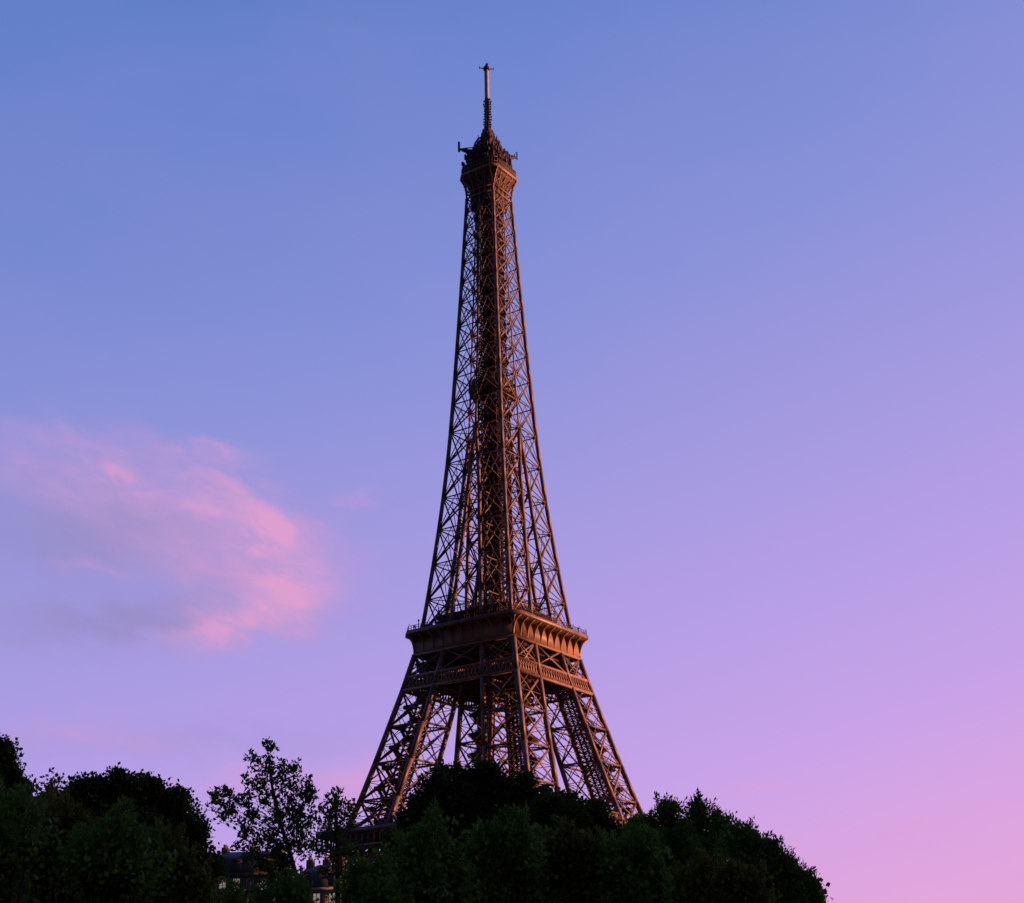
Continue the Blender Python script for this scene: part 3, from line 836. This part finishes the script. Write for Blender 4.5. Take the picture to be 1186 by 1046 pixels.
def tree(label, base_px, dist, lobes, mat, seed, group=None, dens=1.0, size=.2, spread=.20, up=0.0, twig=.36, name='leafy_tree', depth=1.0, nleaf=68, fill=True, trunk_r=.28, cat='tree', lean=0.0):
    """lobes: (px, py, radius_px) of the crown's masses; each sits at its own depth round the trunk"""
    r = np.random.default_rng(seed)
    if up < 1.2:
        lobes = list(lobes) + [(px + rp * .92 * math.cos(a), py - rp * .92 * math.sin(a), rp * f) for px, py, rp in lobes if rp > 15
                               for a, f in zip(r.uniform(-.3, 3.4, 5), r.uniform(.16, .34, 5))]
    k = dist / FPX * 1.08
    base = at(base_px, 1000, dist); base[2] = 0
    root = thing(name, label, cat, tuple(base), 0, group)
    cs = []; tips = []
    for i, (px, py, rp) in enumerate(lobes):
        rad = rp * k
        dd = dist + r.uniform(-1, 1) * rad * .9 * depth
        c = at(px, py, dd) - base
        rad = max(.2, rp * dd / FPX * 1.08 - size * 1.4 - twig * (.25 + .35 * min(up, 1)))
        n = int(dens * (rad ** 2 * 22 + 5))
        d = r.normal(size=(n, 3)); d /= np.linalg.norm(d, axis=1)[:, None]
        q = r.uniform(.55, 1.0, (n, 1)) ** .6
        # uneven surface
        q *= 1 + .16 * np.sin(d[:, :1] * 5 + i) * np.cos(d[:, 2:] * 6 + i * 2)
        cs.append(c + d * q * rad * .93); tips.append((c, rad))
    sh = []
    if up > 1.2:       # upright shoots standing out of the mass
        for c, rad in tips:
            for _ in range(int(6 + 11 * rad)):
                a_ = r.uniform(0, 6.28); q_ = rad * r.uniform(.2, .95)
                b_ = c + (q_ * math.cos(a_), q_ * math.sin(a_), rad * .35)
                hh_ = r.uniform(.55, 1.45) * max(.55, rad * .95)
                k_ = int(hh_ * 11) + 2
                z_ = np.linspace(0, hh_, k_)[:, None]
                sh.append(b_ + z_ * np.array([r.normal() * .2, r.normal() * .2, 1.0]) + r.normal(size=(k_, 3)) * .03)
    allc = np.concatenate(cs)
    allc = allc[allc[:, 2] > .3]
    leaves('crown', allc, nleaf, spread, size, mat, root, seed + 1, up, twig, .5 if up < 1.2 else .38)
    if sh: leaves('leafy_shoots', np.concatenate(sh), 15, size * .45, size * .95, mat, root, seed + 5, 2.0, size * 1.3, .36)
    if fill:      # the shaded inner foliage, larger sprays
        ci = np.concatenate([c + r.normal(size=(int(10 + 60 * rad ** 2 * dens), 3)) * rad * .36 for c, rad in tips])
        ci = ci[ci[:, 2] > .3]
        leaves('inner_foliage', ci, 12, .3, size * 1.15, mat, root, seed + 2, 0, .4, .8)
    # trunk and limbs
    zc = np.average([c[2] for c, _ in tips]); xc = np.average([c[0] for c, _ in tips]); yc = np.average([c[1] for c, _ in tips])
    low = min(c[2] - rad for c, rad in tips); fork = np.array((xc * .35, yc * .35, max(1.6, min(zc * .55, low + 1.5))))
    m = MB(); m.tube([(0, 0, -.1), (.04, .03, .5), tuple(fork * .55), tuple(fork)], [trunk_r * 1.5, trunk_r * 1.1, trunk_r, trunk_r * .8], 9)
    m.build('trunk', BARK, root)
    m = MB()
    for c, rad in tips:
        mid_ = fork * .45 + c * .55 + r.normal(size=3) * .2 - (0, 0, .12 * np.linalg.norm(c - fork))
        m.tube([fork - (0, 0, .2), mid_, c + (0, 0, rad * .2)], [trunk_r * .55, trunk_r * .32, .03], 6)
        for _ in range(5):
            d = r.normal(size=3); d[2] = abs(d[2]); d /= np.linalg.norm(d)
            m.tube([mid_ * .3 + c * .7, c + d * rad * .8], [.05, .012], 5)
    m.build('limbs', BARK, root)
    return root

# far layer
tree('dark broad tree cut off by the left edge of the view', -25, 66, [(-24, 908, 34), (-10, 930, 32), (2, 898, 13), (14, 902, 8), (8, 880, 8), (1, 868, 6), (-8, 888, 14), (12, 935, 26), (20, 955, 24), (35, 975, 24), (-20, 980, 50), (30, 1010, 45), (38, 950, 14)], L_DARK, 1, size=.165)
tree('big dark round crowned tree left of the thin poplar', 150, 70, [(145, 935, 36), (105, 945, 36), (185, 950, 34), (70, 960, 34), (206, 958, 32), (218, 985, 28), (226, 1010, 22), (150, 912, 15), (128, 916, 12), (90, 920, 12), (172, 920, 12), (196, 932, 12), (64, 932, 10), (220, 968, 8), (108, 914, 9), (232, 1000, 10),
      (140, 985, 55), (80, 1000, 50), (200, 1005, 42), (226, 1030, 24), (140, 1040, 60), (60, 1040, 50)], L_DARK, 2, size=.17)
tree('dark dense tree in front of the tower, its dome nearest the left legs', 545, 78, [(520, 925, 32), (560, 918, 26), (592, 925, 26), (495, 950, 28), (625, 945, 26), (510, 902, 13), (548, 905, 12), (580, 905, 13), (485, 935, 13), (610, 917, 11), (645, 950, 18), (475, 962, 14),
      (540, 965, 50), (600, 975, 45), (490, 985, 40), (640, 985, 40), (560, 1020, 60), (480, 1030, 50), (640, 1030, 50), (500, 915, 8), (530, 898, 8)], L_DARK, 3, size=.18)
tree('dark low tree under the right legs of the tower', 680, 74, [(660, 955, 28), (688, 966, 28), (640, 950, 18), (672, 938, 12), (710, 984, 24), (650, 934, 10), (690, 1020, 45), (650, 1010, 45), (735, 1010, 34), (720, 1035, 40), (700, 962, 9), (655, 1040, 40)], L_DARK, 4, size=.17)
tree('loose leafy tree right of the tower legs with upright tips', 790, 60, [(732, 985, 20), (752, 972, 20), (790, 990, 34), (750, 1010, 34), (761, 988, 31), (791, 983, 29), (821, 993, 31), (741, 1003, 29), (811, 963, 14), (771, 963, 12), (738, 973, 13), (841, 980, 14), (778, 950, 7), (808, 950, 8), (834, 966, 8), (861, 1003, 23), (766, 1028, 50), (821, 1033, 47), (866, 1038, 35), (751, 1058, 45), (831, 1063, 45)], L_MID, 5, size=.165, up=1.3, twig=.8, dens=1.5)
tree('sloping leafy tree at the right end of the tree line', 880, 52, [(871, 1009, 21), (851, 986, 11), (866, 986, 10), (891, 1014, 18), (886, 999, 9), (911, 1029, 18), (928, 1040, 13), (944, 1054, 12), (866, 1044, 39), (901, 1059, 33), (831, 1054, 41), (874, 992, 8), (898, 1006, 8), (918, 1022, 8), (936, 1040, 7), (926, 1069, 29)], L_MID, 6, size=.15, up=1.3, dens=1.5, twig=.6)

# the thin poplar and its small neighbour: leaf tufts with sky between them
def open_tree(label, base_px, dist, stem, tufts, mat, seed, name, low=(), size=.15):
    r = np.random.default_rng(seed)
    base = at(base_px, 1000, dist); base[2] = 0
    root = thing(name, label, 'tree', tuple(base))
    sp = [np.array((0, 0, 0.0))] + [at(px, py, dist) - base for px, py in stem]
    m = MB(); n = len(sp)
    rad = [.075 * (1 - i / n) ** .8 + .012 for i in range(n)]
    m.tube(sp, rad, 8); m.build('trunk', BARK, root)
    # fine points along the stem where branches start
    fine = np.concatenate([[sp[i] + (sp[i + 1] - sp[i]) * t for t in np.linspace(0, 1, 8)[:-1]] for i in range(n - 1)] + [[sp[-1]]])
    cs = []; m = MB()
    for px, py, rp in tufts:
        c = at(px, py, dist + r.uniform(-1.3, 1.3)) - base; ra = rp * dist / FPX
        cand = fine[fine[:, 2] < c[2] - .35 * np.hypot(c[0] - fine[:, 0], c[1] - fine[:, 1]) - .15]
        if len(cand) == 0: cand = fine[:1]
        s = cand[np.argmin(np.linalg.norm(cand - c, axis=1))]
        mid_ = (s + c) / 2 + np.array((0, 0, .08)) + r.normal(size=3) * .06
        m.tube([s, mid_, c], [.013, .009, .005], 5)
        k = int(3 + 66 * ra ** 2)
        cs.append(c + r.normal(size=(k, 3)) * ra * .46)
    m.build('branches', BARK, root)
    leaves('crown', np.concatenate(cs), 17, .08, size * .9, mat, root, seed + 1, .5, .26, .55)
    return root
def z7(l, r_=6): return [(x / 2.824, 840 + y / 2.824, (q[0] if q else r_)) for x, y, *q in l]
open_tree('thin poplar with open leaf tufts against the sky, standing before the grey building', 352, 46, [(350, 1040), (335, 985), (322, 945), (315, 910), (311, 875)],
    z7([(878, 72, 3), (877, 90, 3), (825, 112, 4), (835, 128, 4), (880, 125, 4), (875, 145, 5), (930, 135, 4), (965, 145, 4), (970, 165, 5), (850, 160, 6), (930, 165, 6), (890, 175, 6), (905, 195, 7), (1000, 195, 5), (1020, 235, 5), (1008, 215, 5), (812, 190, 5), (715, 235, 5), (690, 262, 4), (700, 250, 4), (745, 285, 5), (760, 250, 4), (740, 235, 3),
        (790, 255, 6), (800, 280, 6), (730, 320, 3), (733, 310, 3), (840, 225, 7), (860, 200, 6), (880, 235, 5), (935, 215, 8), (975, 225, 8), (960, 255, 9), (995, 265, 9), (920, 280, 9), (955, 300, 11), (985, 310, 11), (900, 310, 8), (840, 305, 7), (800, 315, 5), (785, 345, 5), (830, 350, 8), (800, 375, 6),
        (780, 400, 6), (930, 345, 12), (970, 350, 12), (880, 350, 9), (870, 390, 10), (830, 400, 8), (920, 400, 14), (970, 400, 13), (1000, 360, 8), (1010, 330, 6), (900, 440, 15), (950, 450, 16), (850, 440, 11), (1010, 400, 9), (820, 440, 8), (910, 500, 16), (870, 490, 12), (960, 510, 16), (880, 550, 15), (940, 570, 18), (740, 270, 4), (770, 290, 4), (815, 235, 4), (865, 260, 5)]),
    L_THIN, 21, 'poplar_tree', size=.15)
open_tree('small sparse sapling between the thin poplar and the tower', 392, 44, [(391, 1040), (391, 990), (389, 950), (388, 922)],
    z7([(1100, 235, 3), (1098, 250, 4), (1080, 262, 4), (1125, 262, 4), (1145, 268, 4), (1060, 290, 4), (1110, 285, 5), (1140, 290, 5), (1085, 300, 6), (1070, 320, 6), (1050, 340, 5), (1115, 315, 5), (1130, 335, 4), (1040, 325, 4), (1090, 340, 6), (1070, 360, 6), (1110, 360, 5), (1160, 300, 3), (1150, 345, 3),
        (1060, 390, 8), (1100, 395, 8), (1140, 400, 8), (1040, 420, 8), (1090, 440, 9), (1130, 440, 9), (1170, 420, 8), (1060, 480, 7), (1120, 500, 12), (1160, 480, 12), (1180, 530, 14), (1130, 560, 14), (1175, 580, 14)]),
    L_THIN, 23, 'sapling', size=.14)
open_tree('slender sapling tip poking up left of the big dark crown', 62, 40, [(62, 1040), (60, 980), (60, 940), (60, 906)],
    [(60, 908, 3), (58, 916, 3), (52, 920, 4), (62, 922, 4), (50, 930, 5), (60, 932, 6), (46, 938, 5), (66, 938, 5), (55, 945, 8), (64, 955, 9), (48, 958, 9)], L_OLIVE, 25, 'sapling', size=.13)

# near layer: bushy young trees whose upright shoots fill the foot of the view
near = [
 ('green bushy young tree at the lower left corner', 5, 36, [(0, 960, 20), (10, 985, 30), (-20, 1000, 40), (5, 1030, 40), (12, 945, 10)], L_MID),
 ('olive young tree with upright shoots, below the slender sapling tip', 75, 38, [(70, 975, 22), (90, 968, 14), (55, 985, 22), (80, 1010, 34), (45, 1025, 34), (100, 1000, 22), (66, 950, 9)], L_OLIVE),
 ('green bush in front of the big dark round crown', 135, 34, [(120, 1000, 18), (140, 985, 14), (135, 965, 9), (110, 1020, 26), (150, 1020, 28), (130, 1045, 34)], L_MID),
 ('olive bush lowest in view between the big dark crown and the grey building', 200, 36, [(180, 1012, 20), (200, 1000, 15), (185, 985, 8), (215, 1025, 24), (180, 1045, 30), (235, 1045, 22)], L_OLIVE),
 ('green low bush under the grey building windows', 285, 33, [(262, 1075, 20), (295, 1073, 20), (330, 1057, 14), (275, 1082, 22), (347, 1073, 20)], L_MID),
 ('green young tree at the foot of the tower left leg', 425, 36, [(425, 1028, 14), (410, 1040, 17), (440, 1036, 18), (430, 1063, 32), (402, 1076, 24), (455, 1060, 26), (445, 1018, 7)], L_MID),
 ('green young tree with pointed shoots below the dark dome', 500, 33, [(495, 995, 17), (515, 1010, 22), (480, 1010, 20), (500, 1035, 32), (505, 972, 8), (530, 1030, 24)], L_MID),
 ('olive green young tree directly below the tower middle', 575, 35, [(570, 1000, 19), (590, 990, 14), (550, 1010, 18), (575, 1030, 34), (610, 1020, 24), (560, 980, 7), (600, 972, 7)], L_MID),
 ('olive young tree below the tower right legs', 655, 36, [(645, 1000, 19), (670, 1010, 20), (640, 1030, 28), (675, 1040, 28), (655, 980, 8), (690, 1020, 20)], L_OLIVE),
 ('green young tree right of the tower right legs, lowest in view', 735, 35, [(730, 1012, 18), (750, 1005, 15), (715, 1025, 22), (760, 1030, 28), (735, 1045, 32), (740, 985, 8)], L_MID),
 ('olive bush at the foot of the loose leafy tree', 830, 34, [(820, 1030, 22), (850, 1035, 20), (800, 1045, 26), (870, 1050, 22)], L_OLIVE),
]
for i, (lab, bp, d, lb, mt) in enumerate(near):
    if i != 4:
        q = random.Random(70 + i); x_ = sum(l[0] for l in lb) / len(lb); y_ = min(l[1] - l[2] for l in lb)
        lb = [(a, b + (10 if c < 15 else 4), c) for a, b, c in lb] + [(x_ + q.uniform(-42, 42), y_ + q.uniform(32, 60), q.uniform(14, 24)) for _ in range(4 if i not in (3, 5) else 1)]
    tree(lab, bp, d, lb, mt, 40 + 3 * i, 'young trees in the near row', 1.9, .115, .10, 2.4, .5, 'young_tree', nleaf=34, trunk_r=.09)
